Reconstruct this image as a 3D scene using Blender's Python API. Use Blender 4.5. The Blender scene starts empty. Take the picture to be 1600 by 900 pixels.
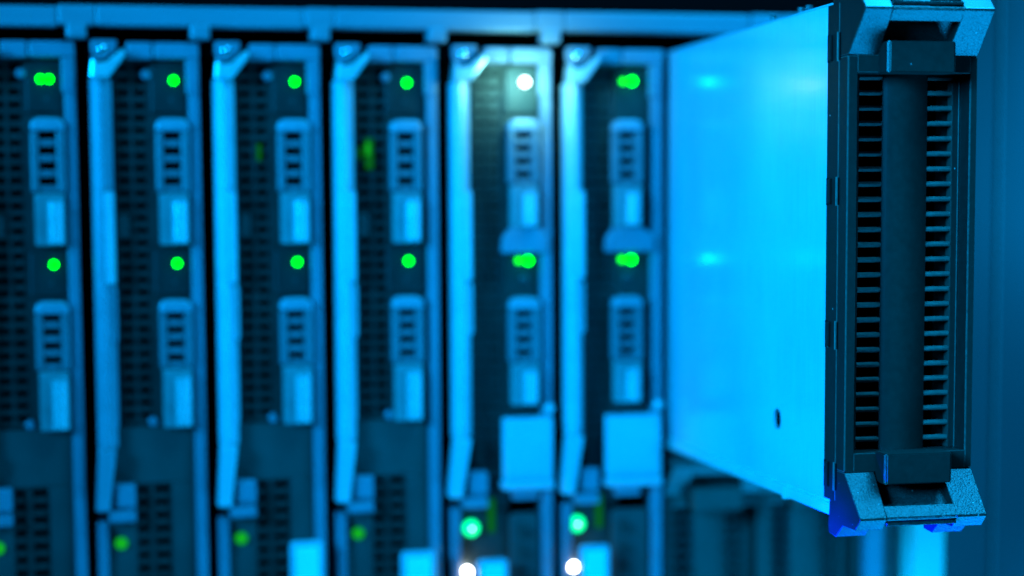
import bpy, bmesh, math, random
from mathutils import Matrix, Vector
random.seed(7)
S = bpy.context.scene
COL = S.collection
MM = 0.001
R_ = math.radians

# ------------------------------------------------------------------ materials
def new_mat(name):
    m = bpy.data.materials.new(name); m.use_nodes = True
    nt = m.node_tree
    return m, nt, nt.nodes['Principled BSDF']

def surf(name, col, rough=0.45, metal=0.0, spec=0.5, var=0.15, vscale=60., stretch=(1, 1, 1),
         bump=0.0, bscale=900., dust=0.0, rvar=0.1, coat=0.0, blotch=0.0, bdist=.0004, crough=.15):
    m, nt, b = new_mat(name)
    N, L = nt.nodes, nt.links
    tc = N.new('ShaderNodeTexCoord'); mp = N.new('ShaderNodeMapping')
    mp.inputs['Scale'].default_value = stretch
    L.new(tc.outputs['Object'], mp.inputs['Vector'])
    nz = N.new('ShaderNodeTexNoise'); nz.inputs['Scale'].default_value = vscale
    nz.inputs['Detail'].default_value = 6; nz.inputs['Roughness'].default_value = .62
    L.new(mp.outputs['Vector'], nz.inputs['Vector'])
    mr = N.new('ShaderNodeMapRange')
    mr.inputs['From Min'].default_value = .3; mr.inputs['From Max'].default_value = .7
    mr.inputs['To Min'].default_value = 1 - var; mr.inputs['To Max'].default_value = 1 + var
    L.new(nz.outputs['Fac'], mr.inputs['Value'])
    vm = N.new('ShaderNodeVectorMath'); vm.operation = 'SCALE'
    vm.inputs[0].default_value = col
    L.new(mr.outputs['Result'], vm.inputs['Scale'])
    out = vm.outputs['Vector']
    if blotch:
        n2 = N.new('ShaderNodeTexNoise'); n2.inputs['Scale'].default_value = 22.; n2.inputs['Detail'].default_value = 3
        L.new(tc.outputs['Object'], n2.inputs['Vector'])
        m2 = N.new('ShaderNodeMapRange')
        m2.inputs['From Min'].default_value = .3; m2.inputs['From Max'].default_value = .7
        m2.inputs['To Min'].default_value = 1 - blotch; m2.inputs['To Max'].default_value = 1 + blotch
        L.new(n2.outputs['Fac'], m2.inputs['Value'])
        v2 = N.new('ShaderNodeVectorMath'); v2.operation = 'SCALE'
        L.new(out, v2.inputs[0]); L.new(m2.outputs['Result'], v2.inputs['Scale']); out = v2.outputs['Vector']
    if dust:
        vo = N.new('ShaderNodeTexVoronoi'); vo.inputs['Scale'].default_value = 330.
        L.new(tc.outputs['Object'], vo.inputs['Vector'])
        sp = N.new('ShaderNodeSeparateColor'); L.new(vo.outputs['Color'], sp.inputs['Color'])
        lt = N.new('ShaderNodeMath'); lt.operation = 'LESS_THAN'; lt.inputs[1].default_value = .10
        L.new(vo.outputs['Distance'], lt.inputs[0])
        gt = N.new('ShaderNodeMath'); gt.operation = 'GREATER_THAN'; gt.inputs[1].default_value = 1 - dust
        L.new(sp.outputs['Red'], gt.inputs[0])
        mu = N.new('ShaderNodeMath'); mu.operation = 'MULTIPLY'
        L.new(lt.outputs[0], mu.inputs[0]); L.new(gt.outputs[0], mu.inputs[1])
        mx = N.new('ShaderNodeMix'); mx.data_type = 'RGBA'
        L.new(mu.outputs[0], mx.inputs['Factor']); L.new(out, mx.inputs[6])
        mx.inputs[7].default_value = (.35, .35, .35, 1); out = mx.outputs[2]
    L.new(out, b.inputs['Base Color'])
    r2 = N.new('ShaderNodeMapRange')
    r2.inputs['To Min'].default_value = max(.05, rough - rvar); r2.inputs['To Max'].default_value = rough + rvar
    L.new(nz.outputs['Fac'], r2.inputs['Value']); L.new(r2.outputs['Result'], b.inputs['Roughness'])
    b.inputs['Metallic'].default_value = metal
    b.inputs['Specular IOR Level'].default_value = spec
    b.inputs['Coat Weight'].default_value = coat
    b.inputs['Coat Roughness'].default_value = crough
    if bump:
        n3 = N.new('ShaderNodeTexNoise'); n3.inputs['Scale'].default_value = bscale; n3.inputs['Detail'].default_value = 2
        L.new(tc.outputs['Object'], n3.inputs['Vector'])
        bp = N.new('ShaderNodeBump'); bp.inputs['Strength'].default_value = bump
        bp.inputs['Distance'].default_value = bdist
        L.new(n3.outputs['Fac'], bp.inputs['Height']); L.new(bp.outputs['Normal'], b.inputs['Normal'])
    return m

def glow(name, col, strength, core=None, core_strength=0):
    m, nt, b = new_mat(name)
    b.inputs['Base Color'].default_value = (*[c * .02 for c in col], 1)
    b.inputs['Emission Color'].default_value = (*col, 1)
    b.inputs['Emission Strength'].default_value = strength
    b.inputs['Roughness'].default_value = .6
    b.inputs['Specular IOR Level'].default_value = .1
    return m

g3 = lambda v: (v, v, v)
M = {
    'black': surf('black_plastic', (.0145, .025, .020), .42, spec=.28, var=.12, vscale=400, bump=.10, bscale=2600, dust=.05),
    'rim': surf('black_edge_highlight', (.036, .055, .046), .36, spec=.6, var=.4, vscale=600),
    'side': surf('shaded_black_plastic', (.0045, .009, .0075), .45, spec=.10, var=.2, vscale=300, bump=.1, bscale=2600, dust=.03),  # darker copy of the black plastic, for sides drawn in shade
    'edge': surf('polished_highlight_black', (.03, .045, .04), .16, spec=1.0, var=.1),
    'black2': surf('grey_black_plastic', (.045, .065, .055), .45, spec=.4, var=.15, vscale=300),
    'lip2': surf('grey_grained_plastic', (.09, .11, .10), .4, spec=.8, var=.2, vscale=300),
    'rib': surf('lit_grille_rib', (.085, .12, .10), .38, spec=.6, var=.3, vscale=500, bump=.2, bscale=1500, dust=.05),  # paler than the grille: light caught by the ribs put into colour
    'lip': surf('grained_black_plastic', (.020, .029, .025), .36, spec=.62, var=.7, vscale=1500, bump=1.0, bscale=1500, dust=.35, bdist=.00022),
    'void': surf('unlit_interior', g3(.002), .9, spec=.02, var=.1),
    'panel': surf('brushed_steel_cover', (.5, .50, .56), .24, metal=.15, spec=.55, coat=.5, var=.07, vscale=120, stretch=(1, 8, .25), blotch=.05, rvar=.06, bump=.03, bscale=500),
    'strip': surf('rail_steel', g3(.50), .35, metal=.2, var=.06, vscale=90),
    'bar': surf('silver_lever', (.5, .53, .56), .38, metal=.15, var=.08, vscale=90),
    'frame': surf('grey_bezel', (.20, .205, .245), .42, var=.10, vscale=90),
    'face': surf('dark_face_plate', (.010, .024, .019), .5, var=.25, vscale=120),
    'housing': surf('black_housing', (.007, .015, .013), .5, var=.2, vscale=120),
    'bar_mid': surf('mid_silver', (.29, .29, .33), .38, metal=.15, var=.10, vscale=90),
    'plain': surf('dark_blank_plate', (.03, .05, .044), .5, var=.12, vscale=50),
    'carrier': surf('carrier_grey_plastic', (.15, .15, .165), .36, var=.12, vscale=150),
    'latch': surf('latch_grey_plastic', g3(.24), .3, var=.12, vscale=200),
    'tongue': surf('latch_light_plastic', g3(.60), .22, metal=.25, var=.10, vscale=250, coat=1.0, crough=.05),
    'cover': surf('pale_cover_plastic', (.46, .46, .5), .45, var=.05, vscale=80),
    'tag': surf('white_tag_plastic', g3(.85), .35, var=.05, vscale=200, coat=.4),
    'rail': surf('chassis_steel', (.25, .25, .28), .42, metal=.15, var=.07, vscale=60, stretch=(.3, 1, 3)),
    'post': surf('post_steel', (.5, .6, .5), .45, metal=.1, var=.05, vscale=60),
    'dull': surf('dull_post_steel', g3(.14), .5, var=.08),
    'wall': surf('painted_cabinet_side', (.036, .043, .046), .6, var=.03, vscale=12),
    'screw': surf('polished_screw', g3(.75), .10, metal=.9, var=.05, rvar=.03),
    'btn': surf('dark_button', (.03, .05, .05), .3, var=.1, vscale=300),
    'green': glow('green_light', (.0, 1, .0), 10.0),
    'green_soft': glow('soft_green_light', (.006, 1, .0), 4.0),
    'green_dim': glow('dim_green_light', (.015, 1, .01), .42),
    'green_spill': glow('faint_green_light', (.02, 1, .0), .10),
    'teal': glow('teal_light', (.0, 1, .33), 2.4),
    'teal_core': glow('teal_light_core', (.6, 1, .9), 9.0),
    'white': glow('white_light', (.9, .95, 1), 40.0),
    'flare': glow('bright_white_light', (.75, 1, .97), 9.0),
}

# ------------------------------------------------------------------ mesh builder (millimetres, local to the thing)
class MB:
    def __init__(s, off=(0, 0, 0)):
        s.bm = bmesh.new(); s.off = Vector(off); s.mi = 0
    def _merge(s, b):
        for f in b.faces: f.material_index = s.mi
        me = bpy.data.meshes.new('t'); b.to_mesh(me); b.free()
        s.bm.from_mesh(me); bpy.data.meshes.remove(me)
    def box(s, x0, x1, y0, y1, z0, z1, bev=0, seg=2):
        b = bmesh.new(); bmesh.ops.create_cube(b, size=1)
        for v in b.verts:
            v.co = Vector(((x0 + x1) / 2 + v.co.x * (x1 - x0), (y0 + y1) / 2 + v.co.y * (y1 - y0), (z0 + z1) / 2 + v.co.z * (z1 - z0)))
        if bev: bmesh.ops.bevel(b, geom=b.edges[:], offset=bev, segments=seg, profile=.5, affect='EDGES')
        s._merge(b); return s
    def prism_x(s, prof, x0, x1, bev=0, x0b=None, x1b=None, seg=2):
        """profile of (y,z) points swept along x"""
        b = bmesh.new()
        A = [b.verts.new((x0 if not callable(x0) else x0(y, z), y, z)) for y, z in prof]
        B = [b.verts.new((x1 if not callable(x1) else x1(y, z), y, z)) for y, z in prof]
        n = len(prof)
        b.faces.new(A); b.faces.new(B[::-1])
        for i in range(n): b.faces.new((A[i], B[i], B[(i + 1) % n], A[(i + 1) % n]))
        bmesh.ops.recalc_face_normals(b, faces=b.faces)
        if bev: bmesh.ops.bevel(b, geom=b.edges[:], offset=bev, segments=seg, profile=.5, affect='EDGES')
        s._merge(b); return s
    def prism_y(s, prof, y0, y1, bev=0, seg=2):
        """profile of (x,z) points swept along y"""
        b = bmesh.new()
        A = [b.verts.new((x, y0, z)) for x, z in prof]; B = [b.verts.new((x, y1, z)) for x, z in prof]
        n = len(prof)
        b.faces.new(A); b.faces.new(B[::-1])
        for i in range(n): b.faces.new((A[i], B[i], B[(i + 1) % n], A[(i + 1) % n]))
        bmesh.ops.recalc_face_normals(b, faces=b.faces)
        if bev: bmesh.ops.bevel(b, geom=b.edges[:], offset=bev, segments=seg, profile=.5, affect='EDGES')
        s._merge(b); return s
    def prism_z(s, prof, z0, z1):
        """profile of (x,y) points swept along z"""
        b = bmesh.new()
        A = [b.verts.new((x, y, z0)) for x, y in prof]; B = [b.verts.new((x, y, z1)) for x, y in prof]
        n = len(prof)
        b.faces.new(A); b.faces.new(B[::-1])
        for i in range(n): b.faces.new((A[i], B[i], B[(i + 1) % n], A[(i + 1) % n]))
        bmesh.ops.recalc_face_normals(b, faces=b.faces)
        s._merge(b); return s
    def dome(s, x, y, z, r, h, seg=20):
        """round cap facing the viewer side (-y)"""
        b = bmesh.new()
        rings = []
        for k in range(6):
            a = k / 6 * math.pi / 2
            rings.append([b.verts.new((x + r * math.cos(a) * math.cos(t), y - h * math.sin(a), z + r * math.cos(a) * math.sin(t)))
                          for t in [2 * math.pi * i / seg for i in range(seg)]])
        base = [b.verts.new((x + r * math.cos(t), y + .8, z + r * math.sin(t))) for t in [2 * math.pi * i / seg for i in range(seg)]]
        rings.insert(0, base)
        top = b.verts.new((x, y - h, z))
        for q in range(len(rings) - 1):
            for i in range(seg):
                j = (i + 1) % seg
                b.faces.new((rings[q][i], rings[q][j], rings[q + 1][j], rings[q + 1][i]))
        for i in range(seg): b.faces.new((rings[-1][i], rings[-1][(i + 1) % seg], top))
        b.faces.new(base[::-1])
        bmesh.ops.recalc_face_normals(b, faces=b.faces)
        for f in b.faces: f.smooth = True
        s._merge(b); return s
    def cyl(s, x, y0, y1, z, r, seg=24, axis='y'):
        p = [(r * math.cos(2 * math.pi * i / seg), r * math.sin(2 * math.pi * i / seg)) for i in range(seg)]
        if axis == 'y': return s.prism_y([(x + a, z + c) for a, c in p], y0, y1, bev=min(.25, r * .2))
        b = MB(); b.prism_z([(x + a, z + c) for a, c in p], y0, y1); s._merge(b.bm); return s
    def build(s, name, mat, parent=None, mat2=None, mat3=None):
        bm = s.bm
        for v in bm.verts: v.co = (v.co - s.off) * MM
        bmesh.ops.recalc_face_normals(bm, faces=bm.faces)
        me = bpy.data.meshes.new(name); bm.to_mesh(me); bm.free()
        me.materials.append(M[mat])
        if mat2: me.materials.append(M[mat2])
        if mat3: me.materials.append(M[mat3])
        o = bpy.data.objects.new(name, me); COL.objects.link(o)
        if parent: o.parent = parent
        return o

def rounded(x0, x1, z0, z1, r, corners='tl tr', n=5):
    """(x,z) outline with the named corners rounded"""
    out = []
    def arc(cx, cz, a0):
        for i in range(n + 1):
            a = R_(a0 + 90 * i / n); out.append((cx + r * math.cos(a), cz + r * math.sin(a)))
    if 'tr' in corners: arc(x1 - r, z1 - r, 0)
    else: out.append((x1, z1))
    if 'tl' in corners: arc(x0 + r, z1 - r, 90)
    else: out.append((x0, z1))
    if 'bl' in corners: arc(x0 + r, z0 + r, 180)
    else: out.append((x0, z0))
    if 'br' in corners: arc(x1 - r, z0 + r, 270)
    else: out.append((x1, z0))
    return out

def thing(name, loc, label, cat, group=None):
    o = bpy.data.objects.new(name, None); COL.objects.link(o)
    o.empty_display_size = .02
    o.location = loc; o['label'] = label; o['category'] = cat
    if group: o['group'] = group
    return o

def copy_tree(o, parent=None):
    c = o.copy(); COL.objects.link(c)
    if parent: c.parent = parent
    for ch in list(o.children): copy_tree(ch, c)
    return c

def tagit(o, label, cat, group=None):
    o['label'] = label; o['category'] = cat
    if group: o['group'] = group

P = 50.0                       # slot pitch, mm
BASE = -150.0                  # foot of the full-height blades, mm
TALL = 'full-height server blades in the row'

# ------------------------------------------------------------------ full-height blade, parts shared by both kinds
def carrier(root, x0, ztop, zlat, zbot, kind):
    """drive carrier: rounded grip with four slots, latch with a shiny tongue below"""
    o = (0, 0, BASE); x1 = x0 + 13.7
    zb = zlat
    m = MB(o)
    m.mi = 1; m.prism_y(rounded(x0, x1, ztop - 5.2, ztop, 3.6), -4.2, 2.6, bev=1.1); m.mi = 0
    m.box(x0, x0 + 3.1, -3.6, 2.5, zb, ztop - 5.3, .8)
    m.box(x1 - 3.4, x1, -3.6, 2.5, zb, ztop - 5.3, .8)
    zs = ztop - 5.3; pitch = (zs - zb) / 4.0
    for k in range(4):
        m.box(x0 + 3.0, x1 - 3.3, -2.6, 2.4, zs - pitch * (k + 1), zs - pitch * (k + 1) + 2.7, .4, 1)
    car = m.build('drive_carrier', 'carrier', root, 'bar_mid')  # paler cap: overhead light put into its colour
    MB(o).box(x0 + 2.6, x1 - 2.8, 2.7, 3.1, zb + .2, ztop - 5.0).build('slot_backing', 'void', car)
    lt = MB(o)
    lt.prism_x([(-4.4, zb - .6), (2.5, zb - .2), (2.5, zbot), (-2.4, zbot)], x0 + 1.1, x1 - .8, .6)
    lt.build('latch', 'latch', car)
    tx = x0 + 6.0; tw = x1 - 1.2 - tx
    tp = [(tx + tw * (.5 - .5 * math.cos(math.pi * i / 10)), -3.4 - 3.2 * math.sin(math.pi * i / 10)) for i in range(11)]
    MB(o).prism_z([(tx, -2)] + tp + [(tx + tw, -2)], zbot + .9, zb - 4.0).build('latch_tongue', 'tongue', car)  # paler than the latch: its highlight put into the colour
    return car

def light(root, x, z, r, mat, name='indicator_light', y=1.0, h=None):
    return MB((0, 0, BASE)).dome(x, y, z, r, h if h else r * 1.1).build(name, mat, root)

def button(root, x, z, r=2.0):
    return MB((0, 0, BASE)).dome(x, 2.4, z, r, .9).build('button', 'btn', root)

def grille(root, xs, z0, z1, pitch, slot, y0, y1, xl, xr, mat='face'):
    """xs: list of (x0,x1) slot columns between xl and xr"""
    m = MB((0, 0, BASE))
    edges = [xl] + [v for c in xs for v in c] + [xr]
    for i in range(0, len(edges), 2):
        if edges[i + 1] - edges[i] > .05: m.box(edges[i], edges[i + 1], y0, y1, z0, z1, .25, 1)
    n = int((z1 - z0) / pitch)
    for c in xs:
        for k in range(n + 1):
            za = z0 + k * pitch; zb = min(za + pitch - slot, z1)
            if zb > za: m.box(c[0], c[1], y0 + .4, y1 - .2, za, zb, .3, 1)
    return m.build('vent_grille', mat, root)

def lever(root, bend, x0=5.6):
    """silver pull lever down the left edge: head with screw, straight bar, bent foot"""
    o = (0, 0, BASE)
    m = MB(o)
    m.prism_z([(x0, 6), (x0, -3.4), (x0 + .9, -4.6), (x0 + 3.6, -5.4), (x0 + 5.2, -4.7), (x0 + 7.6, 1.0), (x0 + 8.8, 3.0), (x0 + 8.8, 6)], -60, 92)
    m.box(x0 + 5.4, x0 + 9.2, -1.2, 3.4, -16, 7, 1.2)
    lv = m.build('pull_lever', 'bar', root)
    MB(o).prism_z([(x0 + 4.4, 3), (x0 + 4.5, -4.6), (x0 + 5.4, -5.6), (x0 + 7.2, -5.2), (x0 + 8.4, -3.6), (x0 + 9.0, 3)], 8.5, 46).build('lever_highlight_pad', 'bar', lv)  # raised pad stands in for the bright highlight on the lever
    f = MB(o)
    xb = 4.2 if not bend else 3.0
    f.prism_y([(x0 + .1, -60.2), (x0 + 7.3, -60.2), (xb + 5.6, -86), (xb, -86)], -6.2, 3, .9)
    f.build('lever_foot', 'bar', lv)
    h = MB(o)
    h.prism_y([(x0 + .2, 92.2), (x0 + 7.6, 92.2), (x0 + 14.8, 101.8), (x0 + 13.4, 104.2), (x0 + 7.0, 98.6), (x0 + 3.0, 98.2), (x0 + 1.2, 101)], -7.4, 2, .8)
    h.build('lever_strut', 'tongue', lv)
    c = MB(o)
    c.prism_y([(x0 + .9, 103.0), (x0 + 2.6, 99.8), (x0 + 6.2, 100), (x0 + 10.6, 103.6), (x0 + 11.4, 107.8), (x0 + .9, 107.8)], -3.0, 2, .7)
    hd = c.build('lever_hinge', 'frame', lv)
    MB(o).dome(x0 + 5.2, -3.0, 104.0, 2.1, 1.6).build('screw', 'screw', lv)
    return lv

def common_frame(root, xr0, xr1, thick=6.6):
    o = (0, 0, BASE)
    m = MB(o)
    m.box(20.6, 31.1, -1.0, 7, 100.6, 107.2, .8)
    m.box(31.8, xr1, -1.2, 7, 100.8, 107.2, .8)
    m.box(xr0, xr1, -.8, 7, BASE, 100.7, .7)
    m.box(xr0 - .9, xr1 - .6, -1.6, 6, 86.5, 100.6, .6)
    fr = m.build('frame', 'frame', root)
    MB(o).box(4.4, xr1 + .2, 15, 300, BASE, 106.4).build('case', 'void', root)
    MB(o).box(4.5, 8.9, -1.0, 14, BASE, -91.2, .8).build('side_edge', 'frame', root)
    return fr

def bracket(root):
    o = (0, 0, BASE)
    m = MB(o)
    m.box(12.2, 20.4, -3.4, 4, -85, -75.4, .8)
    m.box(9.4, 20.4, -4.0, 5, -91, -86.4, .8)
    m.box(11.0, 19.6, -1.2, 4, -86.6, -84.8)
    return m.build('lever_bracket', 'frame', root)

def blade_plain(dx):
    """kind with two vent columns and two drives; dx shifts the drive column"""
    o = (0, 0, BASE)
    r = thing('server_blade', (0, 0, BASE * MM), '', 'server', TALL)
    common_frame(r, 45.4, 50.0)
    lever(r, False)
    grille(r, [(16.0, 21.6), (23.0, 28.0)], -51, 98.5, 5.15, 2.5, 3.0, 5.0, 15.4, 29.0)
    m = MB(o)
    m.box(15.4, 45.3, 3.4, 5.2, 98.6, 100.5)
    m.box(29.1, 45.3, 3.2, 5.2, -51.6, 98.5)
    m.build('face_plate', 'face', r)
    for za, zb in ((78.6, 98.2), (3.4, 22.0)):
        MB(o).box(30.2 + dx, 45.2, 1.6, 3.1, za, zb, .5).build('light_housing', 'housing', r)
    m = MB(o)
    m.box(9.0, 45.3, 2.0, 5.2, -75.8, -51.8, .4)
    m.box(35.5, 45.3, 2.0, 5.2, BASE, -76.0, .4)
    m.box(9.0, 20.4, 2.4, 5.2, BASE, -76.0, .3)
    m.build('blank_plate', 'plain', r)
    grille(r, [(21.2, 26.0), (28.4, 34.6)], BASE, -76.2, 5.6, 2.8, 2.6, 5.0, 20.5, 35.4)
    carrier(r, 31.6 + dx, 76.2, 46.0, 24.2, 0)
    carrier(r, 31.6 + dx, 1.4, -27.0, -52.0, 0)
    bracket(r)
    light(r, 39.6 + dx, 92.0, 1.4, 'green')
    light(r, 39.6 + dx, 16.4, 1.4, 'green')
    light(r, 14.2, -100.8, 2.6, 'green_dim', y=2.2)
    button(r, 38.4 + dx, 84.0); button(r, 38.5 + dx, 8.6)
    for x, z in ((28.2, 94.3), (28.4, -49.6)):
        MB(o).dome(x, 2.0, z, 2.0, 1.2).build('pin', 'frame', r)
    MB(o).box(15.8, 20.2, 1.5, 3.0, 27.5, 36.5, .6).build('catch', 'plain', r)
    return r

def blade_capped(dx, dz):
    """kind with a plain dark left half, wide collars, a blank cover and coloured lights near its foot"""
    o = (0, 0, BASE)
    r = thing('server_blade', (0, 0, BASE * MM), '', 'server', TALL)
    common_frame(r, 45.2, 50.0)
    lever(r, True)
    grille(r, [(16.0, 21.4), (23.0, 28.0)], -84, 98.5, 5.15, .8, 4.4, 6.4, 15.4, 29.0, 'face')
    m = MB(o)
    m.box(15.4, 45.1, 4.2, 6.2, 98.6, 100.5)
    m.box(29.1, 45.1, 3.2, 5.2, -84, 98.5)
    m.box(9.0, 30.6, 3.4, 5.4, BASE, -84.2, .3)
    m.box(44.0, 45.1, 3.2, 5.4, BASE, -84.2, .2)
    m.build('face_plate', 'face', r)
    for za, zl, zb in ((76.8, 49.0, 30.4), (.2, -28.0, -46.6)):
        carrier(r, 30.4 + dx, za, zl, zb, 1)
    MB(o).prism_y([(31.2 + dx, 30.2), (44.2 + dx, 30.2), (47.9 + dx * .5, 26.4), (47.9 + dx * .5, 19.4), (27.4 + dx, 19.4), (28.0 + dx, 26.0)], -2.6, 2.6, .8).build('collar', 'frame', r)
    m = MB(o)
    m.box(27.8 + dx, 49.6 + dx * .2, -3.6, 3.0, -80.0, -52.2, 1.0)
    m.box(26.9 + dx, 49.7 + dx * .2, -5.0, 3.0, -83.6, -79.8, .9)
    m.build('blank_cover', 'cover', r)
    MB(o).box(31.7 + dx, 43.2 + dx, -1.8, 3, -88.2, -83.8, .5).build('cover_foot', 'frame', r)
    m = MB(o)
    m.prism_y(rounded(30.8 + dx, 43.8, BASE, -94.5, 3.0), .6, 3.2, .5)
    m.build('socket_plate', 'plain', r)
    for k in range(3):
        MB(o).cyl(37.4 + dx, -.6, 1.2, -103.5 - 9.4 * k, 3.0).build('socket', 'face', r)
    bracket(r)
    light(r, 13.6 + dz[0], -100.4, 3.5, 'teal', y=.6, h=2.0)
    light(r, 13.6 + dz[0], -100.4, 0.5, 'teal_core', 'light_core', y=-1.0, h=1.0)
    light(r, 11.5 + dz[0], -119.4, 1.7, 'white', y=-.4)
    MB(o).box(21.4 + dz[0] * .5, 24.6 + dz[0] * .5, 2.2, 3.6, -103, -88, .6).build('faint_light', 'green_spill', r)
    m = MB(o)
    m.prism_y(rounded(14.4 + dz[1], 28.0 + dz[1], BASE, -112.6 + dz[2], 2.0), -9.5, -7.0, .8)
    tg = m.build('pull_tag', 'cover', r)
    MB(o).prism_y(rounded(16.6 + dz[1], 26.0 + dz[1], BASE + 2, -114.8 + dz[2], 1.2), -9.9, -9.4, .15).build('paper_insert', 'tag', tg)
    light(r, 39.5 + dx, 16.0, 1.6, 'green', y=-.2)
    light(r, 35.6 + dx, 16.0, 1.2, 'green_soft', y=1.4)
    button(r, 38.4 + dx, 8.0)
    MB(o).dome(48.2, -1.2, -48.4, 2.4, 1.6).build('knob', 'bar', r)
    return r

def slot(i): return ((i - 3) * P * MM, 0, BASE * MM)

blades = []
b1 = blade_plain(0.0); b1.location = slot(1)
b1['label'] = 'dark blade with silver lever, second from the left edge, one green light at top'
b0 = copy_tree(b1); b0.location = slot(0)
b0['label'] = 'blade cut off by the left edge, with a double green light at its top'
b2 = copy_tree(b1); b2.location = slot(2)
b2['label'] = 'dark blade with white pull tag, third from the left edge of the photo'
b3 = blade_plain(-2.4); b3.location = slot(3)
b3['label'] = 'dark blade with green glow in its vents and a white tag at its foot'
b4 = blade_capped(0.0, (0, 0, 0)); b4.location = slot(4)
b4['label'] = 'blade with the dazzling white light at its top and a pale blank cover'
b5 = blade_capped(-3.6, (-2.4, -4.4, 4.2)); b5.location = slot(5)
b5['label'] = 'blade with pale blank cover directly beside the bright side of the pulled-out blade'
o_ = (0, 0, BASE)
for lv in b1.children:                       # this one has a darker lever
    if lv.name.startswith('pull_lever'):
        for q in [lv] + [c for c in lv.children if c.name.startswith('lever_foot')]:
            q.material_slots[0].link = 'OBJECT'; q.material_slots[0].material = M['bar_mid']
# what only one of them has
light(b0, 36.2, 92.0, 1.4, 'green')
def pull_tag(root, x0, x1, zt):
    tg = MB(o_).prism_y(rounded(x0, x1, BASE, zt, 2.2), -9.0, -6.0, .9).build('pull_tag', 'cover', root)
    MB(o_).prism_y(rounded(x0 + 2.4, x1 - 2.2, BASE + 2, zt - 2.4, 1.2), -9.4, -8.9, .15).build('paper_insert', 'tag', tg)
    return tg
pull_tag(b2, 33.6, 48.0, -101.4)
pull_tag(b3, 31.0, 46.2, -107.8)
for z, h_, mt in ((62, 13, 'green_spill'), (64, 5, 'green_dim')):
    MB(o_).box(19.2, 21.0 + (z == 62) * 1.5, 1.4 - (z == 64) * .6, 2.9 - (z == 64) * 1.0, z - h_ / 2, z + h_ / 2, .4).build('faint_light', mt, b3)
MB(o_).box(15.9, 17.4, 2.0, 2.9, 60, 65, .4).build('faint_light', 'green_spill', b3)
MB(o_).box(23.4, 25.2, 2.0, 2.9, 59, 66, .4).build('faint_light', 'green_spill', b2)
light(b5, 36.2, 93.6, 1.6, 'green', y=-.4)
light(b5, 32.6, 93.6, 1.2, 'green_soft', y=1.4)
MB(o_).dome(38.5, .6, 92.8, 2.0, 2.0).build('bright_light', 'flare', b4)
MB(o_).box(30.0, 45.0, 1.6, 3.0, 79.5, 99.8, .4).build('light_plate', 'face', b4)

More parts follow.
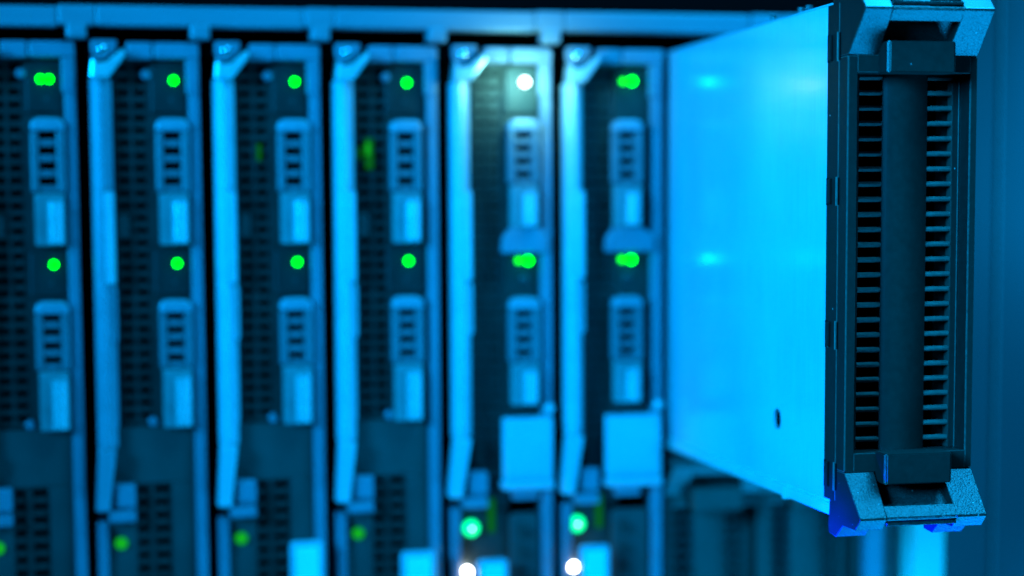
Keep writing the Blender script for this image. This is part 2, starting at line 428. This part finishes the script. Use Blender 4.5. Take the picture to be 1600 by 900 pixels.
# ------------------------------------------------------------------ half-height blade (the pulled-out one and the two below it)
def shaded_sides(o, i):  # left-facing faces get a darker black: shade put into the colour
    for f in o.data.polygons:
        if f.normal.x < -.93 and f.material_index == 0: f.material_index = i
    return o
def edge_highlights(o, i):
    """lighter arrises: edge highlights put into the colour"""
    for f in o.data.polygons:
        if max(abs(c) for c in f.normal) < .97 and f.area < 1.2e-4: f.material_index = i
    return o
FB = -75.0                                    # its foot, mm
def half_blade():
    o = (0, 0, FB)
    r = thing('server_blade', (0, 0, 0), '', 'server', 'half-height server blades')
    # sheet-metal body -----------------------------------------------------
    W = 45.8
    MB(o).box(1.6, W - .8, 20, 330, -62.6, 105.0).build('case', 'void', r)
    b = bmesh.new()                            # side cover with a real screw hole
    y0, y1, z0, z1 = 19.0, 330.0, -63.2, 106.2
    cy, cz, rad = 65.6, -40.4, 3.9
    angs = [2 * math.pi * i / 40 for i in range(40)] + [math.atan2(zz - cz, yy - cy) % (2 * math.pi) for yy in (y0, y1) for zz in (z0, z1)]
    angs = sorted(angs)
    def hit(a):
        c, s_ = math.cos(a), math.sin(a); t = 1e9
        if c > 1e-9: t = min(t, (y1 - cy) / c)
        if c < -1e-9: t = min(t, (y0 - cy) / c)
        if s_ > 1e-9: t = min(t, (z1 - cz) / s_)
        if s_ < -1e-9: t = min(t, (z0 - cz) / s_)
        return cy + c * t, cz + s_ * t
    I = []; O = []; I2 = []; O2 = []
    for a in angs:
        yy, zz = hit(a)
        I.append(b.verts.new((.3, cy + rad * math.cos(a), cz + rad * math.sin(a))))
        O.append(b.verts.new((.3, yy, zz)))
        I2.append(b.verts.new((1.3, cy + rad * math.cos(a), cz + rad * math.sin(a))))
        O2.append(b.verts.new((1.3, yy, zz)))
    n = len(angs)
    for i in range(n):
        j = (i + 1) % n
        b.faces.new((I[i], O[i], O[j], I[j])); b.faces.new((I2[i], I2[j], O2[j], O2[i]))
        b.faces.new((I[i], I[j], I2[j], I2[i])); b.faces.new((O[i], O2[i], O2[j], O[j]))
    m = MB(o); m._merge(b)
    m.build('side_cover', 'panel', r)
    m = MB(o)
    m.prism_y([(.3, 106.3), (.7, 107.0), (1.4, 107.3), (W - 1, 107.3), (W - .3, 107.0), (W, 106.3)], 19, 330)
    top = m.build('top_cover', 'panel', r)
    for yy, rr in ((40.5, 1.3), (48.2, 1.3), (76, 1.2)):
        MB(o).cyl(1.7, 107.2, 108.9, yy, rr, 16, 'z').build('rivet', 'screw', top)
    m = MB(o)
    m.box(-.2, W, 13.2, 330, -68.2, -64.0, .5)
    m.box(.6, W - .4, 13.4, 330, -64.2, -63.0)
    rl = m.build('bottom_rail', 'strip', r)
    MB(o).box(-.9, 2.0, 55.2, 57.4, -69.0, -63.8, .4).build('stop_tab', 'strip', rl)
    # bezel shell -----------------------------------------------------------
    m = MB(o)
    m.mi = 1
    m.box(0, 3.0, 7.6, 18.9, -62.8, 106.2, .3)                     # side walls, back half
    m.box(W - 2.6, W + .2, 7.6, 18.9, -62.8, 106.2, .3)
    m.mi = 2
    m.box(-.55, 1, 7.3, 7.9, -62.4, 106.0, .2)  # paler strip draws the bright line along the groove
    m.mi = 0
    m.box(-.35, 3.2, 0, 7.5, -51.6, 88.1, .45)                    # side walls, front half (proud)
    m.box(43.6, W + .5, 0, 7.5, -51.6, 88.1, .45)
    m.box(-.1, 3.2, 7.45, 7.7, -62.6, 106, 0)
    m.box(3.0, 43.8, .05, 12, 82.4, 88.4, .35)                     # head and foot of the front frame
    m.box(3.0, 43.8, .05, 12, -51.6, -45.2, .35)
    m.box(3.0, 43.8, 12.2, 18, 88, 105.6)
    m.box(3.0, 43.8, 12.2, 18, -62.4, -45.4)
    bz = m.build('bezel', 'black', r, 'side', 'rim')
    shaded_sides(bz, 1); edge_highlights(bz, 2)
    for z in (91.6, 43.2, -5.6, -54.0):
        m = MB(o)
        m.prism_y(rounded(-.9, 1.4, z - 4.4, z + 4.4, .8, 'tl bl'), 14.0, 16.6, .3)
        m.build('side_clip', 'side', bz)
        MB(o).box(-.12, 1.2, 16.7, 18.7, z - 4.6, z + 4.6).build('clip_hole_shade', 'void', bz)  # black block stands in for the shade of a hole
        m = MB(o)
        m.prism_y(rounded(-.75, .6, z - 4.2, z + 4.2, .6, 'tl bl'), 16.0, 16.55, .12)
        m.build('clip_edge_glint', 'edge', bz)  # pale strip: the clip's bright edge put into the colour
        MB(o).box(-.62, .8, 6.5, 7.25, z - 4.6, z + 4.6).build('clip_hole_shade', 'void', bz)
        MB(o).box(-.95, .8, 7.95, 8.5, z - 4.9, z + 4.9, .15).build('clip_edge_glint', 'rib', bz)  # light strip draws the bright line beside the groove clip
    # grille in the recess ----------------------------------------------------
    m = MB(o)
    cols = ((7.2, 15.5), (32.0, 41.0))
    m.box(3.2, 7.2, 8, 12, -45.2, 82.4, .3)
    m.box(41.0, 43.6, 8, 12, -45.2, 82.4, .3)
    m.prism_z([(15.5, 12)] + [(15.5 + 16.5 * t / 24, 8.2 - 2.6 * math.sin(math.pi * (t / 24) ** .85) ** .8) for t in range(25)] + [(32, 12)], -45.2, 82.4)
    m.mi = 1
    for x0, x1 in cols:
        for k in range(26):
            z = 82.4 - 5.13 * k
            if z < -46: continue
            h = .9
            m.prism_x([(8.7, z), (8.1, z - .35), (7.9, z - .9), (8.1, z - 1.45), (8.7, z - 1.8), (10.0, z - 1.8), (10.0, z)], x0, x1)
    m.build('vent_grille', 'black', r, 'rib')
    m = MB(o)
    m.box(3.4, 43.4, 18.0, 19.5, -60, 104)
    m.build('grille_backing', 'void', r)
    MB(o).box(37.4, 43.5, 13.0, 17.5, -45, 82).build('inner_strut', 'black', r)
    # latch tabs ---------------------------------------------------------------
    m = MB(o)
    m.prism_z([(10.3, .2), (10.0, -8.2), (10.6, -9.0), (33.6, -9.0), (34.2, -8.2), (34.3, .2)], 81.9, 92.2)
    bmesh.ops.bevel(m.bm, geom=m.bm.edges[:], offset=.35, segments=2, affect='EDGES')
    m.box(10.4, 34.2, 0, 6, 84.0, 91.0)
    edge_highlights(shaded_sides(m.build('latch_tab', 'black', r, 'side', 'rim'), 1), 2)
    m = MB(o)
    m.prism_z([(10.9, .2), (10.6, -8.2), (11.2, -9.0), (34.2, -9.0), (34.8, -8.2), (34.9, .2)], -54.9, -44.6)
    bmesh.ops.bevel(m.bm, geom=m.bm.edges[:], offset=.35, segments=2, affect='EDGES')
    m.box(11.0, 34.8, 0, 6, -51.0, -46.0)
    edge_highlights(shaded_sides(m.build('latch_tab', 'black', r, 'side', 'rim'), 1), 2)
    # flared handle lips ---------------------------------------------------------
    def lip(fz, name='handle_lip'):
        foot = [(7.4, -51.7), (0, -51.7), (-14.0, -65.2), (-14.0, -66.0), (-9.8, -69.8), (.6, -70.0), (6.6, -74.7), (13.0, -74.2), (13.6, -71.0), (12.6, -63.2)]
        mid = [(12.4, -52.6), (4.6, -52.6), (-7.7, -64.1), (-10.3, -61.8), (-14.0, -65.2), (-13.6, -66.3), (-8, -66.6), (12.2, -66.6)]
        T = lambda pr: [(y, fz(z)) for y, z in pr]
        tap = lambda xa, xb: (lambda y, z: xa + (xb - xa) * min(1, max(0, -y / 14.)))
        m = MB(o)
        m.prism_x(T(mid), 9.3, 35.2, .25)
        m.box(9.6, 34.6, -13.2, -8.5, min(fz(-68.2), fz(-67.0)), max(fz(-68.2), fz(-67.0)), .25)
        ob = m.build(name, 'lip', r)
        for xa, xb in ((-.35, tap(10.6, 9.2)), (tap(34.9, 34.4), tap(46.2, 45.2))):
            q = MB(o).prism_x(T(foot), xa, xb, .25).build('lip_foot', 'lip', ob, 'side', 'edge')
            shaded_sides(q, 1)
            for f in q.data.polygons:
                if f.normal.z > .5 and fz(0) > 0: f.material_index = 2  # upward faces glossier and paler: their highlight put into the material
        return ob
    lip(lambda z: z)
    lip(lambda z: 36.6 - z)
    return r

out = half_blade()
out.location = (.15335, -.20006, FB * MM)
out['label'] = 'half-height blade pulled forward out of the rack, bright steel side and black vented front'
lo1 = copy_tree(out); lo1.location = (.1525, .004, (FB - 178) * MM)
lo1['label'] = 'dim vented blade in the lower row, next to the full-height blade with a pale cover'
lo2 = copy_tree(out); lo2.location = (.1995, .004, (FB - 178) * MM)
lo2['label'] = 'dim vented blade in the lower row, straight below the pulled-out blade, nearer the bright post'

def greyer(o):
    for c in o.children:
        for k in range(len(c.material_slots)):
            sl = c.material_slots[k]; nm = sl.material.name
            new = {'black_plastic': 'black2', 'grained_black_plastic': 'lip2', 'lit_grille_rib': 'black2'}.get(nm)
            if new: sl.link = 'OBJECT'; sl.material = M[new]
        greyer(c)
greyer(lo1); greyer(lo2)
# ------------------------------------------------------------------ rack enclosure
ch = thing('rack_chassis', (0, 0, -.35), 'steel rack chassis with pale top rail and posts, holding all the blades', 'server rack')
oc = (0, 0, -350)
m = MB(oc)
segs = [-260, -106.5, -91.4, -6.4, 6.2, 92.6, 105.6, 190, 204, 286]
for a, b in zip(segs[:-1], segs[1:]):
    t = 113.6 + (a + 129) * .0042
    m.box(a + .25, b - .25, -2.0 - (b - a < 20) * .5, 8, t, t + 8.2, .7)
rail = m.build('top_rail', 'rail', ch)
for k in range(-4, 4):
    x = -99.1 + 49.7 * (k + 1)
    t = 113.8 + (x + 129) * .0042
    MB(oc).box(x - 4.0, x + 4.0, -2.8, 6, t - 5.6, t + .6, 1.0).build('rail_tab', 'rail', rail)
m = MB(oc)
m.box(-320, 286, 12, 16, 123.5, 320)                      # dark unit above
m.box(-320, 250, 330, 334, -350, 123)                     # back plane
m.box(-320, 250, 10, 330, 122.6, 124)                     # roof of the bay
m.box(151, 249, 12, 330, -71.6, -70.2)                    # shelf between half-height slots
m.build('bay_lining', 'void', ch)
MB(oc).box(247.6, 255.8, -1.0, 20, -350, 124, .8).build('side_flange', 'frame', ch)
MB(oc).box(256.0, 267.8, 8, 20, -350, 124, .4).build('side_channel', 'dull', ch)
MB(oc).box(268.0, 283.8, -6, 20, -350, 330, 1.2).build('rack_post', 'post', ch)

wall = MB((0, 0, -350)).box(284.6, 700, 24, 40, -350, 420).build('cabinet_panel', 'wall')
wall.location = (0, 0, -.35)
tagit(wall, 'smooth plain blue cabinet panel to the right of the rack post', 'panel')
m = MB((0, 0, -350)); m.box(322, 323.4, 22.6, 24.2, -350, 420, .3)
sm = m.build('panel_seam', 'dull', wall)
ch.location = (0, 0, -.35)

# ------------------------------------------------------------------ light
W = bpy.data.worlds.new('World'); S.world = W; W.use_nodes = True
W.node_tree.nodes['Background'].inputs['Color'].default_value = (.0, .25, 1, 1)
W.node_tree.nodes['Background'].inputs['Strength'].default_value = .012

def area(name, loc, aim, size, power, col, spread=180, sy=None):
    d = bpy.data.lights.new(name, 'AREA'); d.energy = power; d.color = col
    d.shape = 'RECTANGLE'; d.size = size; d.size_y = sy or size; d.spread = R_(spread)
    o = bpy.data.objects.new(name, d); COL.objects.link(o)
    o.location = loc
    o.rotation_euler = (Vector(aim) - Vector(loc)).to_track_quat('-Z', 'Y').to_euler()
    return o
def point(name, loc, power, col, rad=.003):
    d = bpy.data.lights.new(name, 'POINT'); d.energy = power; d.color = col; d.shadow_soft_size = rad
    o = bpy.data.objects.new(name, d); COL.objects.link(o); o.location = loc
    return o
BL = (.0, .37, 1.0)
area('key_lamp', (-.72, -.62, .28), (.42, -.12, -.01), .30, 5.4, BL, 56)
area('top_lamp', (.44, -.32, .72), (.16, -.16, .05), .5, 8.0, (.004, .42, 1), 140, .30)
area('low_lamp', (.50, -.29, -.62), (.18, -.18, .05), .45, 6.0, BL, 120)
area('deep_blue_lamp', (-.05, -.183, -.17), (.155, -.192, -.089), .03, .42, (.0, .012, 1), 13)
area('panel_fill_lamp', (.42, -.075, .050), (.345, .024, .035), .05, .30, BL, 170)  # unseen lamp added off to the right to grade the cabinet panel
area('white_light_glow', (.0870, -.023, .0925), (.0870, .0, .0925),   .010, .027, (.28, 1, .95), 165)  # unseen lamp added in front of the white light to spread its glow

# ------------------------------------------------------------------ camera
cd = bpy.data.cameras.new('camera'); cam = bpy.data.objects.new('camera', cd); COL.objects.link(cam)
right = Vector((0.9769090, -0.2135932, -0.0051733)); fwd = Vector((0.2124110, 0.9735425, -0.0842415)); up = Vector((0.0230298, 0.0811974, 0.9964319))
mw = Matrix.Identity(4)
for i in range(3):
    mw[i][0] = right[i]; mw[i][1] = up[i]; mw[i][2] = -fwd[i]
mw[0][3], mw[1][3], mw[2][3] = -0.0873327, -0.7760259, 0.0357848
cam.matrix_world = mw
cd.sensor_width = 36; cd.lens = 2861.92 * 36 / 1600
cd.shift_y = 127.86 / 1600
cd.clip_start = .01; cd.clip_end = 50
cd.dof.use_dof = True; cd.dof.focus_distance = .622; cd.dof.aperture_fstop = 4.0
S.camera = cam
S.view_settings.view_transform = 'Standard'; S.view_settings.look = 'None'
S.view_settings.exposure = 0; S.view_settings.gamma = 1
S.cycles.use_denoising = True
S.cycles.max_bounces = 8
S.cycles.sample_clamp_indirect = 4
